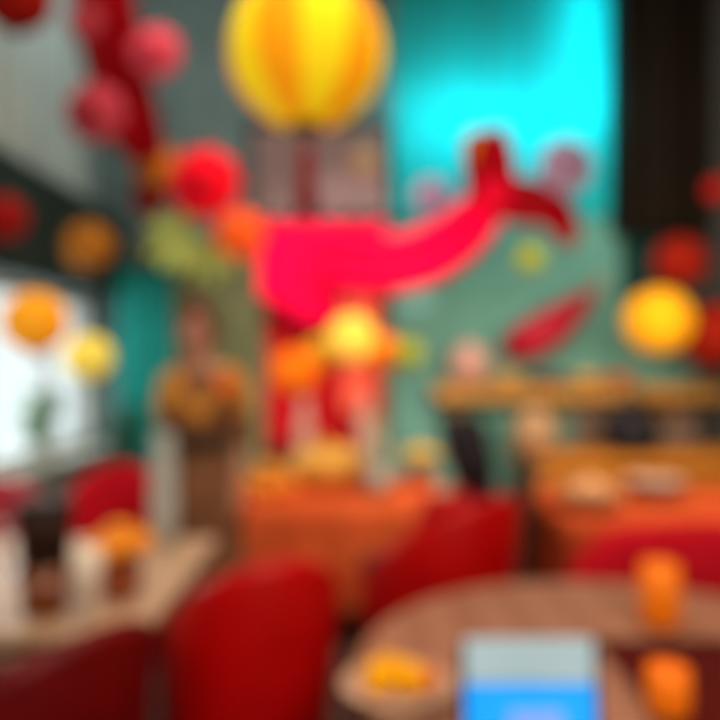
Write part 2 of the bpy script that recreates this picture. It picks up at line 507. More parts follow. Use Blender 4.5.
t = thing('teal_curtain', 'teal curtain hanging in the corner right of the window', 'curtain', (-1.66, 5.72, .5))
obj('curtain_cloth', grid_sheet(new(), lambda s, q: (-.27 + .44 * s, .035 * math.sin(s * 2 * PI * 4), .02 + 1.72 * q), 50, 8, .015), M['teal_cloth'], t)
obj('curtain_rod', tube(new(), [(-.40, 0, 1.76), (.22, 0, 1.76)], .018, 10), M['dark_wood'], t)

t = thing('coral_glow', 'narrow coral strip standing in for a glow behind the brightest yellow lantern', 'glow_strip', P(358, 420, 5.6))
hp = (420 - 285) / 720 * 5.6  # added strip, its coral colour stands in for the glow above the lantern
obj('strip', grid_sheet(new(), lambda s, q: (-.13 + .26 * s, .012 * math.sin(s * 2 * PI * 2), hp * q + (.06 if q < .01 else 0) * abs(2 * s - 1)), 24, 12, .01), M['coral'], t)
obj('hanging_bar', tube(new(), [(-.15, 0, hp + .01), (.15, 0, hp + .01)], .012, 8), M['dark_wood'], t)
obj('cord', tube(new(), [(0, 0, hp + .01), (0, 0, H - t.location.z)], .004, 6), M['cord'], t)

# grey-brown panel on the wall above the pink cloth
t = thing('wall_hanging', 'grey brown framed cloth panel on the wall under the largest lantern', 'wall hanging', (-.33, 5.94, 2.65))
obj('panel', box(new(), (0, 0, .40), (1.1, .03, .74)), M['panel_cloth'], t)
bm = new()
for z in (.02, .78):
    box(bm, (0, -.005, z), (1.18, .05, .05), .006)
for x in (-.57, .57):
    box(bm, (x, -.005, .40), (.05, .05, .76), .006)
obj('panel_frame', bm, M['bulkhead'], t)
obj('rosette', ball(new(), (.36, -.03, .48), (.13, .03, .13), 16), M['tan'], t, True)

# ------------------------------------------------------------------ right side: shelf, chili, vases
t = thing('wall_shelf', 'long amber wooden shelf on the teal wall at right', 'shelf', (1.75, 5.98, 1.24))
obj('shelf_board', box(new(), (0, 0, .03), (2.3, .40, .06), .008), M['shelf_wood'], t)
obj('front_rail', box(new(), (0, -.205, -.02), (2.3, .03, .10), .006), M['shelf_wood'], t)
for x in (-.95, -.1, .8):
    bm = box(new(), (x, .17, -.16), (.05, .03, .26), .004)
    box(bm, (x, 0, -.10), (.045, .36, .03), .004, rx=.5)
    obj('bracket', bm, M['shelf_wood'], t)
ZS = 1.24 + .061


def vase(name, label, cat, prof, m, loc, group=None, mi=None, seg=28):
    t = thing(name, label, cat, loc, 0, group)
    obj('body', lathe(new(), prof, seg=seg), m, t)
    rt, zt = prof[-1]
    obj('rim', lathe(new(), [(rt * .95, zt - .006), (rt * 1.1, zt), (rt * 1.1, zt + .01), (rt * .9, zt + .012)], seg=seg), m, t)
    return t


vase('pink_vase', 'pale pink round vase at the left end of the wall shelf', 'vase',
     [(.07, 0), (.13, .04), (.175, .14), (.16, .24), (.09, .31), (.06, .34)], M['pale_pink'], (P(470, 0, 5.95).x, 5.95, ZS))
vase('plum_bowl', 'small plum coloured bowl on the shelf under the red chili', 'bowl',
     [(.05, 0), (.10, .03), (.14, .09)], M['plum'], (P(548, 0, 5.9).x, 5.9, ZS))
gb = 'small bowls along the wall shelf'
vase('clay_bowl', 'amber clay bowl on the shelf between pink vase and plum bowl', 'bowl', [(.05, 0), (.10, .03), (.12, .08)], M['tray_gold'], (P(508, 0, 5.9).x, 5.9, ZS), gb)
vase('clay_bowl', 'amber clay bowl on the shelf right of the plum bowl', 'bowl', [(.05, 0), (.11, .03), (.13, .08)], M['tray_gold'], (P(588, 0, 5.9).x, 5.9, ZS), gb)
vase('clay_bowl', 'orange clay bowl on the shelf, left below the golden lantern', 'bowl', [(.05, 0), (.09, .03), (.11, .08)], M['cloth_orange'], (P(620, 0, 5.95).x, 5.95, ZS), gb)

t = thing('chili_ornament', 'large red chili ornament leaning diagonally above the plum bowl', 'ornament', P(550, 325, 5.95))
o0 = t.location
q = [P(u, v, 5.95) - o0 for u, v in ((503, 350), (513, 346), (530, 340), (550, 328), (568, 314), (582, 302), (590, 295))]
obj('pepper_body', tube(new(), q, [.03, .12, .17, .165, .12, .08, .05], 18), M['chili'], t)
obj('stem', tube(new(), [q[-1], P(597, 287, 5.95) - o0, P(603, 276, 5.95) - o0], [.045, .025, .02], 10), M['stem'], t)
obj('cord', tube(new(), [P(575, 305, 5.95) - o0, (P(575, 305, 5.95).x - o0.x, 0, 1.5)], .004, 6), M['cord'], t)

# counter with black pot and tan jar
t = thing('serving_counter', 'orange wooden counter along the wall beneath the shelf', 'counter', (2.0, 5.25, 0))
obj('counter_top', box(new(), (0, 0, .80), (1.72, .62, .07), .01), M['counter_wood'], t)
bm = box(new(), (0, .03, .41), (1.62, .5, .70))
obj('carcass', bm, M['counter_wood'], t)
for k in range(3):
    d = obj('door', box(new(), (-.53 + .53 * k, -.235, .41), (.50, .025, .62), .006), M['counter_wood'], t)
    obj('knob', ball(new(), (-.35 + .53 * k, -.26, .5), .018, 12), M['metal'], d, True)
obj('plinth', box(new(), (0, .04, .03), (1.58, .46, .06)), M['dark_wood'], t)
ZC = .836
t = thing('black_kettle', 'black round kettle standing on the orange counter', 'kettle', (P(632, 0, 5.2).x, 5.2, ZC))
t.scale = (1.08, 1.08, 1.3)
obj('body', lathe(new(), [(.11, 0), (.165, .03), (.18, .11), (.165, .19), (.10, .24), (.03, .26)]), M['black'], t)
obj('lid_knob', ball(new(), (0, 0, .275), .025, 12), M['black'], t, True)
obj('spout', tube(new(), [(-.15, 0, .10), (-.20, 0, .15), (-.21, 0, .20)], [.03, .02, .015], 10), M['black'], t)
obj('handle', tube(new(), [(-.1 * math.cos(a) * 1.25, 0, .20 + .12 * math.sin(a)) for a in [PI * i / 10 for i in range(11)]], .010, 8), M['metal'], t)
vase('clay_jar', 'tan round clay jar on the left end of the orange counter', 'jar',
     [(.08, 0), (.13, .03), (.165, .12), (.15, .22), (.09, .29), (.075, .31)], M['tan'], (1.26, 5.2, ZC))


# ------------------------------------------------------------------ tables
def cloth_table(name_t, x0, x1, y0, y1, z, m, label, label_cloth, drop=.55, seed=0):
    t = thing(name_t, label, 'table', ((x0 + x1) / 2, (y0 + y1) / 2, 0))
    w_, d_ = x1 - x0, y1 - y0
    obj('tabletop', box(new(), (0, 0, z - .02), (w_, d_, .035), .006), M['table_brown'], t)
    for sx in (-1, 1):
        for sy in (-1, 1):
            obj('leg', tube(new(), [(sx * (w_ / 2 - .07), sy * (d_ / 2 - .07), 0), (sx * (w_ / 2 - .07), sy * (d_ / 2 - .07), z - .037)], [.022, .03], 10), M['dark_wood'], t)
    # cloth: flat top and a wavy skirt
    bm = new()
    n = 120
    per = []
    tot = 2 * (w_ + d_)
    a, b = w_ / 2 + .006, d_ / 2 + .006
    for i in range(n):
        s = i / n * 4
        k = int(s); f = s - k
        c4 = [(-a, -b), (a, -b), (a, b), (-a, b), (-a, -b)]
        per.append((c4[k][0] + (c4[k + 1][0] - c4[k][0]) * f, c4[k][1] + (c4[k + 1][1] - c4[k][1]) * f))
    rows = []
    for r in range(7):
        ring = []
        for i, (x, y) in enumerate(per):
            wv = (.02 * r / 6) * (1 + math.sin(i * 2 * PI / 8 + seed))
            l = math.hypot(x, y)
            ring.append(bm.verts.new((x + x / l * wv, y + y / l * wv, z + .004 - drop * r / 6)))
        rows.append(ring)
    for ra, rb in zip(rows, rows[1:]):
        for i in range(n):
            j = (i + 1) % n
            bm.faces.new((ra[i], rb[i], rb[j], ra[j])).smooth = True
    bm.faces.new(rows[0])
    cl = obj('tablecloth', bm, m)
    cl.location = t.location
    tag(cl, label_cloth, 'tablecloth')
    return t


# pale table at left
def plain_table(name, label, x0, x1, y0, y1, z, m):
    t = thing(name, label, 'table', ((x0 + x1) / 2, (y0 + y1) / 2, 0))
    w_, d_ = x1 - x0, y1 - y0
    obj('tabletop', box(new(), (0, 0, z - .02), (w_, d_, .04), .012), m, t)
    bm = new()
    for s in (-1, 1):
        box(bm, (0, s * (d_ / 2 - .09), z - .08), (w_ - .2, .03, .08))
        box(bm, (s * (w_ / 2 - .09), 0, z - .08), (.03, d_ - .2, .08))
    obj('apron', bm, m, t)
    for sx in (-1, 1):
        for sy in (-1, 1):
            obj('leg', box(new(), (sx * (w_ / 2 - .09), sy * (d_ / 2 - .09), (z - .042) / 2), (.06, .06, z - .042), .006), m, t)
    return t


plain_table('window_table', 'pale beige wooden table at the left in front of the window', -1.98, -.60, 1.98, 3.05, .75, M['table_pale'])
cloth_table('party_table', -.62, .46, 3.75, 4.60, .75, M['cloth_orange'], 'table under the orange cloth in the middle of the room', 'orange cloth draped over the middle table', seed=1)
cloth_table('side_table', .98, 2.35, 3.35, 4.30, .75, M['cloth_red'], 'table under the red orange cloth at right before the counter', 'red orange cloth draped over the right table', seed=2)

# round brown table in front
TX, TY, TR = .70, 1.74, .72
t = thing('round_table', 'round brown wooden table in the right foreground', 'table', (TX, TY, 0))
obj('tabletop', lathe(new(), [(TR - .02, .705), (TR, .715), (TR, .740), (TR - .012, .75)], seg=64), M['table_brown'], t)
obj('pedestal', lathe(new(), [(.10, .05), (.06, .12), (.05, .4), (.07, .6), (.16, .704)], seg=24), M['dark_wood'], t)
for k in range(4):
    a = PI / 4 + k * PI / 2
    obj('foot', tube(new(), [(0, 0, .12), (.15 * math.cos(a), .15 * math.sin(a), .08), (.34 * math.cos(a), .34 * math.sin(a), .025)], [.045, .04, .025], 10), M['dark_wood'], t)
ZT = .752

# tablet in a stand
t = thing('tablet', 'upright tablet with a bright blue screen on the round table', 'tablet', (.32, 1.36, ZT - .018), 0)
bm = box(new(), (0, 0, .125), (.266, .012, .201), .005, rx=-.12)
obj('case', bm, M['black'], t)


def on_face(x, z, w_, h_):
    """rectangle lying on the tablet's leaning face"""
    mx = Matrix.Translation((0, 0, .125)) @ Matrix.Rotation(-.12, 4, 'X')
    b = box(new(), (x, -.0075, z - .125), (w_, .003, h_))
    bmesh.ops.transform(b, matrix=mx, verts=b.verts)
    return b


obj('screen', on_face(0, .0925, .244, .125), M['screen_blue'], t)
obj('screen_header', on_face(0, .198, .244, .080), M['screen_bar'], t)
b = on_face(.01, .078, .10, .06)
for v in b.verts:
    v.co.y -= .002
obj('screen_button', b, M['screen_violet'], t)
obj('stand', tube(new(), [(0, .012, .14), (0, .10, .034), (0, .03, .032)], [.010, .012, .010], 8), M['metal'], t)

# placemat, glowing glasses
t = thing('placemat', 'maroon placemat on the right part of the round table', 'placemat', (.955, 1.64, ZT))
obj('mat', box(new(), (0, 0, .003), (.66, .54, .006), .002), M['placemat'], t)
obj('border', box(new(), (0, .255, .008), (.66, .02, .004)), M['dark_wood'], t)


def candle_glass(label, loc, r, h):
    t = thing('candle_glass', label, 'candle', loc, 0, 'glowing amber candle glasses')
    obj('glass_cup', lathe(new(), [(r * .8, 0), (r * .95, .01), (r, h * .5), (r * .92, h), (r * .84, h), (r * .8, h * .75)], seg=24), M['amber_glass'], t)
    obj('candle_base', lathe(new(), [(r * .9, -.0005), (r, .004), (r * .85, .012)], seg=24), M['metal'], t)
    return t


candle_glass('tall amber candle glass at the far side of the round table', (P(660, 0, 2.02).x, 2.02, ZT), .055, .175)
candle_glass('short amber candle glass glowing on the maroon placemat', (P(668, 0, 1.5).x, 1.5, ZT + .007), .045, .10)

# plate of food
t = thing('dinner_plate', 'tan plate of yellow food at the left edge of the round table', 'plate', (.085, 1.62, ZT))
obj('plate_disc', lathe(new(), [(.065, 0), (.09, .006), (.13, .022), (.127, .026), (.08, .012)], seg=36), M['plate'], t)
bm = new()
for k in range(40):
    a, r_ = random.uniform(0, 2 * PI), .065 * math.sqrt(random.random())
    ball(bm, (r_ * math.cos(a) - .01, r_ * math.sin(a) + .01, .03 + .04 * (1 - r_ / .065) * random.random()), random.uniform(.014, .024), 8)
o = obj('rice', bm, M['food_yellow'], t, True); o['kind'] = 'stuff'
bm = new()
for k in range(6):
    ball(bm, (.05 + .03 * random.random(), -.05 + .09 * random.random(), .028), (.022, .018, .014), 8)
obj('stew', bm, M['food_orange'], t, True)


# ------------------------------------------------------------------ tub chairs
def tub_chair(loc, face, label, m, group='red leather tub chairs', top=.92, w=.29, name='tub_chair'):
    """face = direction (x, y) the sitter looks; local +Y is forward"""
    rz = math.atan2(-face[0], face[1])
    t = thing(name, label, 'chair', loc, rz, group)
    bm = new()
    n, A = 44, math.radians(118)
    rings = []
    for i in range(n + 1):
        a = -A + 2 * A * i / n
        k = max(0.0, math.cos(a * .76)) ** 1.2
        zt = .60 + (top - .60) * k
        lean = .05 * k
        d = Vector((math.sin(a), -math.cos(a), 0))
        ro, ri = w, w - .055
        sec = [(ro - .035, .30), (ro - .01, .33), (ro, .45), (ro + lean, zt - .03), (ro + lean - .012, zt - .006), (ro + lean - .032, zt), (ri + lean + .006, zt - .012), (ri + lean * .9, zt - .04), (ri, .46), (ri, .33), (ri + .01, .30)]
        rings.append([bm.verts.new(d * r + Vector((0, 0, z))) for r, z in sec])
    m_ = len(rings[0])
    for a, b in zip(rings, rings[1:]):
        for i in range(m_):
            bm.faces.new((a[i], a[(i + 1) % m_], b[(i + 1) % m_], b[i])).smooth = True
    bm.faces.new(rings[0]); bm.faces.new(rings[-1][::-1])
    obj('backrest', bm, m, t)
    obj('seat', lathe(new(), [(w - .09, .30), (w - .066, .33), (w - .064, .42), (w - .09, .455), (w - .15, .465)], seg=36), m, t)
    obj('seat_frame', lathe(new(), [(w - .08, .262), (w - .05, .27), (w - .05, .296), (w - .08, .30)], seg=36), M['dark_wood'], t)
    for sx in (-1, 1):
        for sy in (-1, 1):
            obj('leg', tube(new(), [(sx * .20, sy * .20, 0), (sx * .15, sy * .15, .265)], [.014, .022], 10), M['dark_wood'], t)
    return t


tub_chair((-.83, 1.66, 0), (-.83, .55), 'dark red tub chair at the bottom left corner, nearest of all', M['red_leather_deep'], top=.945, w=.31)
tub_chair((-.345, 2.20, 0), (-.45, .9), 'bright red tub chair in the centre left foreground, second from left', M['red_leather'], top=.96, w=.252)
tub_chair((.32, 3.12, 0), (-.64, .77), 'red tub chair in the middle holding the person with black hair', M['red_leather'], top=.96, w=.33)
tub_chair((-1.20, 3.42, 0), (.05, -1), 'red tub chair behind the pale table, beyond the orange flowers', M['red_fabric'], top=.98, w=.24)
tub_chair((-1.78, 3.40, 0), (.1, -1), 'dusty pink tub chair behind the pale table at the left edge', M['dusty_pink'], top=.90, w=.24)

# red booth bench at right (its back to us)
t = thing('booth_bench', 'red upholstered bench at right with its curved back towards us', 'bench', (1.60, 2.86, 0))
n = 30
prof_top = lambda s: .80 + .06 * math.sin(PI * min(1, s * 1.3 + .08))
bm = new()
rings = []
for i in range(n + 1):
    s = i / n
    x = -.78 + 1.7 * s
    zt = prof_top(s) - (.16 * (1 - s / .12) ** 2 if s < .12 else 0)
    rings.append([bm.verts.new((x, y, z)) for y, z in ((-.07, .30), (-.09, .45), (-.085, zt - .05), (-.06, zt - .01), (-.01, zt), (.03, zt - .02), (.05, zt - .06), (.06, .45), (.06, .30))])
for a, b in zip(rings, rings[1:]):
    for i in range(9):
        bm.faces.new((a[i], a[(i + 1) % 9], b[(i + 1) % 9], b[i])).smooth = True
bm.faces.new(rings[0]); bm.faces.new(rings[-1][::-1])
obj('backrest', bm, M['red_fabric'], t)
obj('seat', box(new(), (.07, .24, .38), (1.66, .34, .14), .03), M['red_fabric'], t)
obj('bench_base', box(new(), (.07, .17, .18), (1.66, .46, .24), .01), M['dark_wood'], t)
for sx in (-.70, .84):
    for sy in (0, .34):
        obj('leg', box(new(), (sx, sy, .03), (.05, .05, .06)), M['dark_wood'], t)

# dark wooden dining chair, edge on, at the left end of the right table
t = thing('dining_chair', 'dark brown wooden chair at the right end of the orange cloth', 'chair', (.66, 3.92, 0), PI)
for sy in (-.19, .19):
    obj('back_post', tube(new(), [(-.19, sy, 0), (-.19, sy, .44), (-.21, sy, .75), (-.27, sy, .98)], [.02, .024, .022, .018], 10), M['dark_wood'], t)
    obj('leg', tube(new(), [(.10, sy, 0), (.10, sy, .435)], [.018, .024], 10), M['dark_wood'], t)
obj('seat', box(new(), (-.04, 0, .455), (.34, .43, .04), .012), M['dark_wood'], t)
for k, (x, z) in enumerate(((-.212, .60), (-.222, .78), (-.25, .92))):
    obj('back_slat', box(new(), (x, 0, z), (.022, .37, .11), .006, ry=-.18), M['dark_wood'], t)
for sy in (-.19, .19):
    obj('stretcher', tube(new(), [(-.19, sy, .2), (.10, sy, .2)], .012, 8), M['dark_wood'], t)

# ------------------------------------------------------------------ things on the pale table
t = thing('drink_pitcher', 'tall glass of dark cola over amber on the pale table', 'drink', (P(45, 0, 2.13).x, 2.13, .752))
obj('amber_layer', lathe(new(), [(.056, .0), (.064, .01), (.069, .145)], seg=28), M['amber_liquid'], t)
obj('dark_layer', lathe(new(), [(.069, .146), (.076, .24), (.079, .315), (.06, .317)], seg=28), M['cola'], t)
obj('rim', lathe(new(), [(.079, .318), (.081, .33), (.077, .335)], seg=28), M['cola'], t)
obj('handle', tube(new(), [(-.074, 0, .27), (-.125, 0, .26), (-.13, 0, .16), (-.064, 0, .09)], .010, 8), M['glass_rim'], t)
t = thing('cream_cup', 'tall cream coloured cup between dark drink and orange flowers', 'cup', (P(87, 0, 2.08).x, 2.08, .752))
obj('body', lathe(new(), [(.030, 0), (.036, .01), (.042, .12), (.045, .20), (.040, .20), (.036, .17)], seg=24), M['cream'], t)
obj('handle', tube(new(), [(.01, -.04, .16), (.02, -.075, .14), (.02, -.07, .08), (.01, -.036, .06)], .008, 8), M['cream'], t)
t = thing('marigold_pot', 'orange flowers in a brown pot on the pale table', 'flowers', (P(120, 0, 2.28).x, 2.28, .752))
obj('pot', lathe(new(), [(.045, 0), (.055, .01), (.068, .085), (.073, .10), (.066, .105), (.056, .09)], seg=24), M['terracotta'], t)
for k in range(9):
    a = 2 * PI * k / 8
    rr = .062 if k < 8 else 0
    c = Vector((rr * math.cos(a), rr * math.sin(a), .155 + (.0 if k < 8 else .045) + .012 * (k % 2)))
    bm = new()
    for j in range(14):
        b_ = 2 * PI * j / 7 + (j // 7) * .4
        ball(bm, c + Vector((.022 * math.cos(b_), .022 * math.sin(b_), .012 * (j // 7))), (.024, .024, .020), 8)
    fl = obj('blossom', bm, M['orange_fruit'], t, True)
    obj('flower_stalk', tube(new(), [c * .5 + Vector((0, 0, .04)), c], .005, 6), M['leaf'], fl)
vase('tall_vase', 'tall slim pale grey vase on the far corner of the pale table', 'vase',
     [(.040, 0), (.052, .01), (.056, .15), (.052, .32), (.04, .40), (.044, .44)], M['pale_grey'], (P(164, 0, 2.92).x, 2.92, .752))


def potted(name, label, loc, m, r, h, pot_h, pot_r, mp, seed, n=34):
    t = thing(name, label, 'plant', loc)
    obj('pot', lathe(new(), [(pot_r * .75, 0), (pot_r * .8, .01), (pot_r, pot_h), (pot_r * 1.08, pot_h), (pot_r * 1.08, pot_h + .02), (pot_r * .9, pot_h + .02)], seg=24), mp, t)
    rnd = random.Random(seed)
    bm = new(); bs = new()
    for k in range(n):
        a = rnd.uniform(0, 2 * PI); q = rnd.random()
        tip = Vector((r * math.sqrt(rnd.random()) * math.cos(a), r * math.sqrt(rnd.random()) * math.sin(a), pot_h + .04 + h * (.15 + .85 * q)))
        tube(bs, [(0, 0, pot_h), tip * .6 + Vector((0, 0, pot_h * .4)), tip], [.005, .004, .003], 5)
        ball(bm, tip, (.075, .03, .006), 8, rot=Matrix.Rotation(a, 4, 'Z') @ Matrix.Rotation(rnd.uniform(-.9, .9), 4, 'Y'))
    obj('foliage', bm, m, t, True)
    obj('stems', bs, m, t)
    return t


potted('potted_herb', 'bushy green plant in a pale pot on the window sill', (-2.09, 4.72, .82), M['leaf'], .12, .34, .10, .075, M['pale_grey'], 3, 40)
potted('potted_fern', 'dark green plant standing at the foot of the teal curtain', (-1.72, 5.25, 0), M['leaf_dark'], .15, .62, .50, .14, M['terracotta'], 5, 60)

# ------------------------------------------------------------------ things on the middle table
ZM = .757
t = thing('golden_tureen', 'wide golden dish with a lid in the middle of the orange cloth', 'dish', (P(328, 0, 4.22).x, 4.22, ZM))
obj('bowl', lathe(new(), [(.12, 0), (.19, .03), (.235, .12), (.24, .14), (.22, .14)], seg=36), M['tray_gold'], t)
obj('lid', lathe(new(), [(.225, .141), (.21, .18), (.13, .235), (.04, .25)], seg=36), M['tray_gold'], t)
obj('lid_knob', ball(new(), (0, 0, .265), .025, 12), M['tray_gold'], t, True)
for s in (-1, 1):
    obj('handle', tube(new(), [(s * .22, -.05, .09), (s * .275, -.03, .095), (s * .275, .03, .095), (s * .22, .05, .09)], .012, 8), M['tray_gold'], t)
t = thing('wine_bottle', 'grey green bottle at the right of the golden dish', 'bottle', (P(377, 0, 3.98).x, 3.98, ZM))
obj('body', lathe(new(), [(.06, 0), (.07, .01), (.072, .20), (.06, .26), (.028, .32), (.026, .40)], seg=24), M['grey_bottle'], t)
obj('label_band', lathe(new(), [(.0722, .06), (.0732, .062), (.0732, .16), (.0722, .162)], seg=24), M['pale_grey'], t)
obj('cork', lathe(new(), [(.02, .40), (.022, .405), (.021, .44)], seg=14), M['tan'], t)
go = 'oranges heaped on the middle table'
lab = ['orange at the left end of the heap on the orange cloth', 'orange in front of the heap, nearest the table edge', 'orange at the right of the heap on the orange cloth',
       'orange at the back of the heap on the orange cloth', 'orange on the very top of the heap']
for k, (dx, dy, dz) in enumerate(((-.105, .02, 0), (.0, -.075, 0), (.105, .02, 0), (0, .10, 0), (0, .01, .085))):
    t = thing('orange', lab[k], 'fruit', (P(268, 0, 3.95).x + dx, 3.95 + dy, ZM + .055 + dz), k * .8, go)
    obj('peel', ball(new(), (0, 0, 0), (.056, .056, .054), 18), M['orange_fruit'], t, True)
    obj('stem', lathe(new(), [(.008, .050), (.010, .055), (.006, .060)], seg=8), M['leaf'], t)
t = thing('yellow_bouquet', 'yellow flowers in a small pot on the right end of the orange cloth', 'flowers', (P(420, 0, 4.3).x, 4.3, ZM))
obj('pot', lathe(new(), [(.05, 0), (.06, .01), (.075, .09), (.07, .10)], seg=20), M['terracotta'], t)
for k in range(10):
    a = 2 * PI * k / 9
    rr = .075 if k < 9 else 0
    c = Vector((rr * math.cos(a), rr * math.sin(a), .17 + (.05 if k == 9 else .015 * (k % 3))))
    bm = new()
    for j in range(8):
        b_ = 2 * PI * j / 8
        ball(bm, c + Vector((.03 * math.cos(b_), .03 * math.sin(b_), 0)), (.018, .018, .010), 8)
    ball(bm, c + Vector((0, 0, .008)), .016, 8)
    fl = obj('blossom', bm, M['yellow_petal'], t, True)
    obj('flower_stalk', tube(new(), [c * .5 + Vector((0, 0, .02)), c], .005, 6), M['leaf'], fl)
for u, lb in ((305, 'slim pale pink vase behind the left side of the golden dish'), (365, 'slim pale pink vase behind the right side of the golden dish')):
    vase('slim_vase', lb, 'vase', [(.04, 0), (.055, .01), (.062, .2), (.05, .36), (.03, .44), (.04, .50)], M['pale_pink'], (P(u, 0, 4.5).x, 4.5, ZM), 'pair of slim pink vases')

# things on the right table
t = thing('bread_basket', 'round wicker basket of bread on the red orange cloth', 'basket', (P(590, 0, 3.62).x, 3.62, ZM))
obj('basket', lathe(new(), [(.10, 0), (.13, .02), (.155, .07), (.16, .08), (.14, .075), (.11, .03)], seg=32), M['wicker'], t)
bm = new()
for k in range(5):
    a = 2 * PI * k / 5
    ball(bm, (.07 * math.cos(a), .07 * math.sin(a), .085), (.065, .05, .042), 12, rot=Matrix.Rotation(a, 4, 'Z'))
ball(bm, (0, 0, .115), (.07, .055, .04), 12)
o = obj('bread_rolls', bm, M['bread'], t, True); o['kind'] = 'stuff'
vase('brown_bowl', 'brown clay bowl on the red orange cloth, right of the bread basket', 'bowl', [(.06, 0), (.10, .02), (.14, .08), (.145, .10)], M['backsplash'], (P(655, 0, 3.85).x, 3.85, ZM))


# ------------------------------------------------------------------ people
def fuse(name, build, m, parent, voxel=.010, smooth=4):
    """one continuous skin grown over the limbs given by build(bm)"""
    bm = new()
    build(bm)
    bmesh.ops.recalc_face_normals(bm, faces=bm.faces)
    me = bpy.data.meshes.new(name + '_cage'); bm.to_mesh(me); bm.free()
    o = bpy.data.objects.new(name + '_cage', me); C.objects.link(o)
    r = o.modifiers.new('r', 'REMESH'); r.mode = 'VOXEL'; r.voxel_size = voxel
    s = o.modifiers.new('s', 'SMOOTH'); s.iterations = smooth; s.factor = .5
    dg = bpy.context.evaluated_depsgraph_get()
    dg.update()
    out = bpy.data.meshes.new_from_object(o.evaluated_get(dg))
    bpy.data.objects.remove(o)
    out.name = name
    out.materials.clear(); out.materials.append(m)
    for p in out.polygons:
        p.use_smooth = True; p.material_index = 0
    ob = bpy.data.objects.new(name, out); C.objects.link(ob); ob.parent = parent
    return ob


def limb(bm, pts, rad, seg=14):
    pts = [Vector(p) for p in pts]
    P2, R2 = [], []
    for i in range(len(pts) - 1):
        for k in range(5):
            f = k / 5
            P2.append(pts[i].lerp(pts[i + 1], f)); R2.append(rad[i] + (rad[i + 1] - rad[i]) * f)
    P2.append(pts[-1]); R2.append(rad[-1])
    tube(bm, P2, R2, seg)
    for p, r in zip(pts, rad):
        ball(bm, p, r, 14)


def head(bm, c, fwd):
    """skull, jaw, nose, ears, neck root; fwd is the way the face looks (local)"""
    a = math.atan2(fwd[0], -fwd[1])
    R = Matrix.Rotation(a, 4, 'Z')
    T = lambda x, y, z: Vector(c) + R.to_3x3() @ Vector((x, y, z))
    ball(bm, T(0, .012, .02), (.074, .092, .098), 24, rot=R)
    ball(bm, T(0, -.022, -.045), (.056, .062, .070), 20, rot=R)
    ball(bm, T(0, -.050, -.088), (.030, .028, .024), 14, rot=R)
    tube(bm, [T(0, -.078, .018), T(0, -.092, -.008), T(0, -.104, -.030)], [.009, .012, .016], 10)
    ball(bm, T(0, -.095, -.031), (.019, .016, .011), 10, rot=R)
    for s in (-1, 1):
        ball(bm, T(s * .076, .012, -.005), (.010, .018, .032), 12, rot=R)
        ball(bm, T(s * .030, -.075, .020), (.026, .014, .010), 10, rot=R)
        ball(bm, T(s * .040, -.058, -.030), (.024, .022, .024), 10, rot=R)
    return T, R


def hand(bm, wr, d, side, palm_n, curl=.35):
    """palm and five fingers from wrist wr along d; side = thumb direction; palm_n = way the palm faces"""
    d, side, n = Vector(d).normalized(), Vector(side).normalized(), Vector(palm_n).normalized()
    limb(bm, [Vector(wr), Vector(wr) + d * .045], [.026, .030], 12)
    for k, (o_, ln) in enumerate(((.030, .070), (.011, .080), (-.010, .074), (-.029, .058))):
        b = Vector(wr) + d * .085 + side * o_
        limb(bm, [Vector(wr) + d * .03 + side * o_ * .6, b], [.014, .0105], 10)
        p = [b]; dd = d
        for j, f in enumerate((.45, .32, .23)):
            dd = (dd + n * curl * (.6 + .3 * j)).normalized()
            p.append(p[-1] + dd * ln * f)
        limb(bm, p, [.0100, .0092, .0085, .0072], 10)
    b = Vector(wr) + d * .03 + side * .024
    limb(bm, [b, b + (side * .8 + d * .7).normalized() * .035, b + (side * .8 + d * .7).normalized() * .035 + (side * .35 + d + n * .4).normalized() * .045], [.015, .0115, .009], 10)


def face(T, R, parent):
    for s in (-1, 1):
        e = obj('eye', ball(new(), T(s * .031, -.076, .004), (.0125, .010, .0065), 14, rot=R), M['eye_white'], parent, True)
        obj('iris', ball(new(), T(s * .031, -.0845, .004), (.0062, .003, .0062), 10, rot=R), M['iris'], e, True)
        obj('eyebrow', tube(new(), [T(s * .014, -.088, .026), T(s * .031, -.090, .031), T(s * .050, -.076, .026)], [.003, .004, .002], 8), M['hair_auburn'], parent)
    obj('mouth', tube(new(), [T(-.024, -.076, -.060), T(-.008, -.085, -.058), T(.008, -.085, -.058), T(.024, -.076, -.060)], [.003, .007, .007, .003], 8), M['lips'], parent)


# standing person facing us (local -Y is forward)
root = thing('person', 'standing person in a brown dress with an amber shawl, facing us', 'person', (P(203, 0, 3.5).x, 3.5, 0))
root.scale = (.93, .95, 1.0)
HC = (-.033, -.01, 1.638)
tmp = {}


def body(bm):
    limb(bm, [(0, .01, .93), (0, 0, 1.10), (0, .01, 1.28), (0, .015, 1.42)], [.125, .105, .12, .085], 18)
    for s in (-1, 1):
        ball(bm, (s * .075, .01, .92), (.085, .10, .10), 14)
        limb(bm, [(s * .08, .01, .90), (s * .085, 0, .50), (s * .085, .015, .09)], [.085, .055, .036])
        limb(bm, [(s * .085, .02, .05), (s * .095, -.06, .035), (s * .10, -.15, .025)], [.036, .036, .024])
        limb(bm, [(0, .01, 1.40), (s * .10, .012, 1.42), (s * .165, .012, 1.395)], [.06, .055, .052])
        limb(bm, [(s * .165, .012, 1.395), (s * .20, .02, 1.12), (s * .19, -.055, .88)], [.050, .038, .025])
        hand(bm, (s * .19, -.055, .88), (0, -.18, -1), (0, -1, .1), (-s, 0, 0))
    limb(bm, [(0, .02, 1.42), (-.012, .012, 1.50), (-.03, .008, 1.57)], [.058, .048, .050])
    tmp['T'], tmp['R'] = head(bm, HC, (.10, -1, 0))


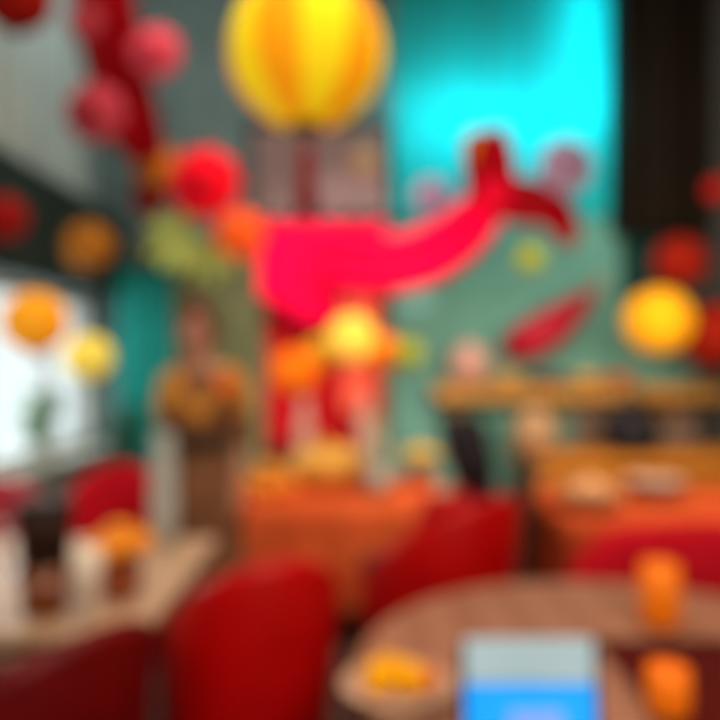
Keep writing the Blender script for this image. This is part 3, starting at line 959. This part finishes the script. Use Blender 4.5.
fuse('body', body, M['skin'], root, .008, 3)
face(tmp['T'], tmp['R'], root)


def dress(bm):
    limb(bm, [(0, .01, .93), (0, 0, 1.10), (0, .01, 1.28), (0, .015, 1.39)], [.15, .128, .142, .10], 18)
    for s in (-1, 1):
        ball(bm, (s * .06, -.07, 1.27), (.075, .07, .075), 14)
        limb(bm, [(0, .01, 1.375), (s * .10, .012, 1.40), (s * .165, .012, 1.375)], [.07, .068, .066])
        limb(bm, [(s * .165, .012, 1.38), (s * .19, .018, 1.20), (s * .20, .02, 1.11)], [.064, .056, .056])
    lathe(bm, [(.155, .97), (.19, .85), (.205, .6), (.235, .3), (.245, .22), (.22, .22)], seg=40, mod=lambda a: 1 + .05 * math.sin(a * 9))


fuse('dress', dress, M['dress'], root, .011, 3)
obj('sash', lathe(new(), [(.125, 1.06), (.142, 1.07), (.146, 1.10), (.142, 1.13), (.13, 1.14)], seg=32), M['belt'], root)


def shawl(bm):
    for s in (-1, 1):
        limb(bm, [(s * .03, .07, 1.42), (s * .11, .04, 1.425), (s * .175, .015, 1.385)], [.050, .064, .064])
        limb(bm, [(s * .175, .015, 1.385), (s * .20, .0, 1.27)], [.064, .060])
        limb(bm, [(s * .13, -.05, 1.40), (s * .07, -.115, 1.31), (s * .015, -.135, 1.23)], [.046, .042, .036])


fuse('shawl', shawl, M['shawl'], root, .011, 4)
bm = new()
for k in range(16):
    a = 2 * PI * k / 8
    ball(bm, (.135 + .030 * math.cos(a) * (1 - k // 8 * .4), -.125 - .012 * (k // 8), 1.375 + .030 * math.sin(a) * (1 - k // 8 * .4)), .017, 8)
obj('flower_brooch', bm, M['orange_flower'], root, True)


def hair_a(bm):
    T = tmp['T']; R = tmp['R']
    ball(bm, T(0, .030, .038), (.090, .096, .102), 20, rot=R)
    ball(bm, T(0, .075, -.03), (.095, .06, .10), 16, rot=R)
    ball(bm, T(0, .05, .135), (.048, .046, .042), 16, rot=R)
    for s in (-1, 1):
        limb(bm, [T(s * .012, -.055, .105), T(s * .058, -.035, .075), T(s * .078, .005, .03)], [.022, .026, .024])


fuse('hair', hair_a, M['hair_auburn'], root, .009, 3)
for s in (-1, 1):
    bm = new()
    ball(bm, (s * .10, -.075, .035), (.048, .115, .034), 16)
    obj('shoe', bm, M['shoe'], root, True)

# seated person with black hair in the middle tub chair; local -Y forward, looks left and away from us
fx, fy = -.64, .77
root = thing('person', 'seated person with black hair and red jacket, back towards us', 'person', (.345, 3.10, 0), math.atan2(fx, -fy))
HC = (0, .125, 1.145)


def body2(bm):
    limb(bm, [(0, .09, .58), (0, .105, .72), (0, .12, .85), (0, .13, .94)], [.12, .105, .115, .08], 18)
    for s in (-1, 1):
        ball(bm, (s * .07, .06, .565), (.085, .10, .085), 14)
        limb(bm, [(s * .08, .05, .56), (s * .09, -.33, .545), (s * .09, -.34, .10)], [.08, .056, .036])
        limb(bm, [(s * .09, -.335, .055), (s * .095, -.41, .035), (s * .10, -.49, .025)], [.036, .036, .024])
        limb(bm, [(0, .13, .92), (s * .09, .125, .945), (s * .145, .12, .92)], [.058, .054, .05])
        limb(bm, [(s * .145, .12, .92), (s * .165, .03, .72), (s * .10, -.15, .66)], [.046, .038, .026])
        hand(bm, (s * .10, -.15, .66), (-s * .2, -1, -.25), (-s, 0, .3), (0, 0, -1))
    limb(bm, [(0, .135, .94), (0, .135, 1.02), (0, .135, 1.07)], [.055, .048, .05])
    tmp['T'], tmp['R'] = head(bm, HC, (-.05, -1, 0))


fuse('body', body2, M['skin_tan'], root, .008, 3)
face(tmp['T'], tmp['R'], root)


def jacket(bm):
    limb(bm, [(0, .09, .60), (0, .105, .72), (0, .12, .85), (0, .13, .92)], [.138, .124, .132, .095], 18)
    for s in (-1, 1):
        limb(bm, [(0, .13, .90), (s * .09, .125, .925), (s * .145, .12, .905)], [.07, .066, .062])
        limb(bm, [(s * .145, .12, .91), (s * .165, .03, .72), (s * .112, -.115, .67)], [.060, .050, .040])


fuse('jacket', jacket, M['red_leather'], root, .011, 3)


def trousers(bm):
    ball(bm, (0, .07, .575), (.15, .12, .10), 16)
    for s in (-1, 1):
        limb(bm, [(s * .08, .05, .565), (s * .09, -.33, .55), (s * .09, -.34, .14)], [.093, .070, .055])


fuse('trousers', trousers, M['trousers'], root, .011, 3)


def hair_b(bm):
    T = tmp['T']; R = tmp['R']
    ball(bm, T(0, .028, .034), (.090, .096, .100), 20, rot=R)
    ball(bm, T(0, .075, -.045), (.085, .055, .095), 16, rot=R)
    limb(bm, [T(0, .085, -.04), T(0, .10, -.13), T(0, .115, -.22)], [.07, .062, .035])
    for s in (-1, 1):
        limb(bm, [T(s * .012, -.055, .105), T(s * .060, -.035, .075), T(s * .082, .02, .01), T(s * .07, .06, -.12)], [.022, .028, .028, .025])


fuse('hair', hair_b, M['hair_black'], root, .009, 3)
for s in (-1, 1):
    obj('shoe', ball(new(), (s * .10, -.42, .035), (.048, .115, .034), 16), M['shoe'], root, True)

# ------------------------------------------------------------------ light
wd = bpy.data.worlds.new('World')
bpy.context.scene.world = wd
wd.use_nodes = True
bg = wd.node_tree.nodes['Background']
bg.inputs['Color'].default_value = (.92, .98, 1.0, 1)
bg.inputs['Strength'].default_value = 1.25


def area(name, loc, target, size, power, col, size_y=None, spread=None):
    l = bpy.data.lights.new(name, 'AREA')
    l.energy = power; l.color = col
    l.shape = 'RECTANGLE'; l.size = size; l.size_y = size_y or size
    if spread:
        l.spread = spread
    o = bpy.data.objects.new(name, l); C.objects.link(o)
    o.location = loc
    o.rotation_euler = (Vector(target) - Vector(loc)).to_track_quat('-Z', 'Y').to_euler()
    return o


def spot(name, loc, target, power, col, ang, blend=.6, rad=.08):
    l = bpy.data.lights.new(name, 'SPOT')
    l.energy = power; l.color = col; l.spot_size = math.radians(ang); l.spot_blend = blend; l.shadow_soft_size = rad
    o = bpy.data.objects.new(name, l); C.objects.link(o)
    o.location = loc
    o.rotation_euler = (Vector(target) - Vector(loc)).to_track_quat('-Z', 'Y').to_euler()
    return o


area('ceiling_fill', (.4, 2.4, 4.72), (.4, 2.4, 0), 3.2, 150, (1, .86, .70), 4.0)  # added warm fill for the whole interior, without a fixture
area('front_fill', (.9, -1.2, 3.4), (.0, 3.2, .8), 2.2, 110, (1, .88, .76), 1.4)  # unseen fill behind the camera, added for surfaces that face it
area('window_light', (-2.32, 4.6, 1.45), (0, 4.2, 1.0), 2.4, 28, (.92, .98, 1), 1.1)
area('cyan_wash', (1.20, 5.68, 3.55), (1.20, 6.2, 3.50), 1.5, 17, (.0, .85, 1), .22)
area('cyan_strip', (1.95, 5.88, 4.15), (1.93, 6.2, 4.15), .12, 7, (.0, .85, 1), 1.2)
spot('curtain_boost', (-.2, 3.2, 4.6), (-.1, 5.75, 2.1), 420, (1, .80, .82), 34)  # spot added to brighten the pink and red cloth
spot('flower_spot', (-1.0, 3.0, 4.6), (-1.0, 5.2, 2.6), 120, (1, .9, .8), 30)
area('shelf_fill', (1.6, 3.2, 1.75), (1.75, 6.0, 1.0), 1.6, 45, (1, .90, .66), .4)  # floating fill added to brighten the wall between shelf and counter
area('wall_wash', (-1.0, 4.4, 4.5), (-2.2, 4.9, 3.5), .6, 14, (.9, 1, 1))
spot('right_spot', (1.6, 2.6, 4.6), (1.6, 4.9, .9), 150, (1, .82, .6), 50)

# ------------------------------------------------------------------ camera (focused very near: the whole room is soft)
cd = bpy.data.cameras.new('camera')
cam = bpy.data.objects.new('camera', cd); C.objects.link(cam)
cam.location = (0, 0, EYE)
cam.rotation_euler = (PI / 2, 0, 0)
cd.sensor_width = 36
cd.lens = 36
cd.clip_start = .02
cd.dof.use_dof = True
cd.dof.focus_distance = .20
cd.dof.aperture_fstop = 3.8
sc = bpy.context.scene
sc.camera = cam
sc.view_settings.view_transform = 'Standard'
sc.view_settings.look = 'None'
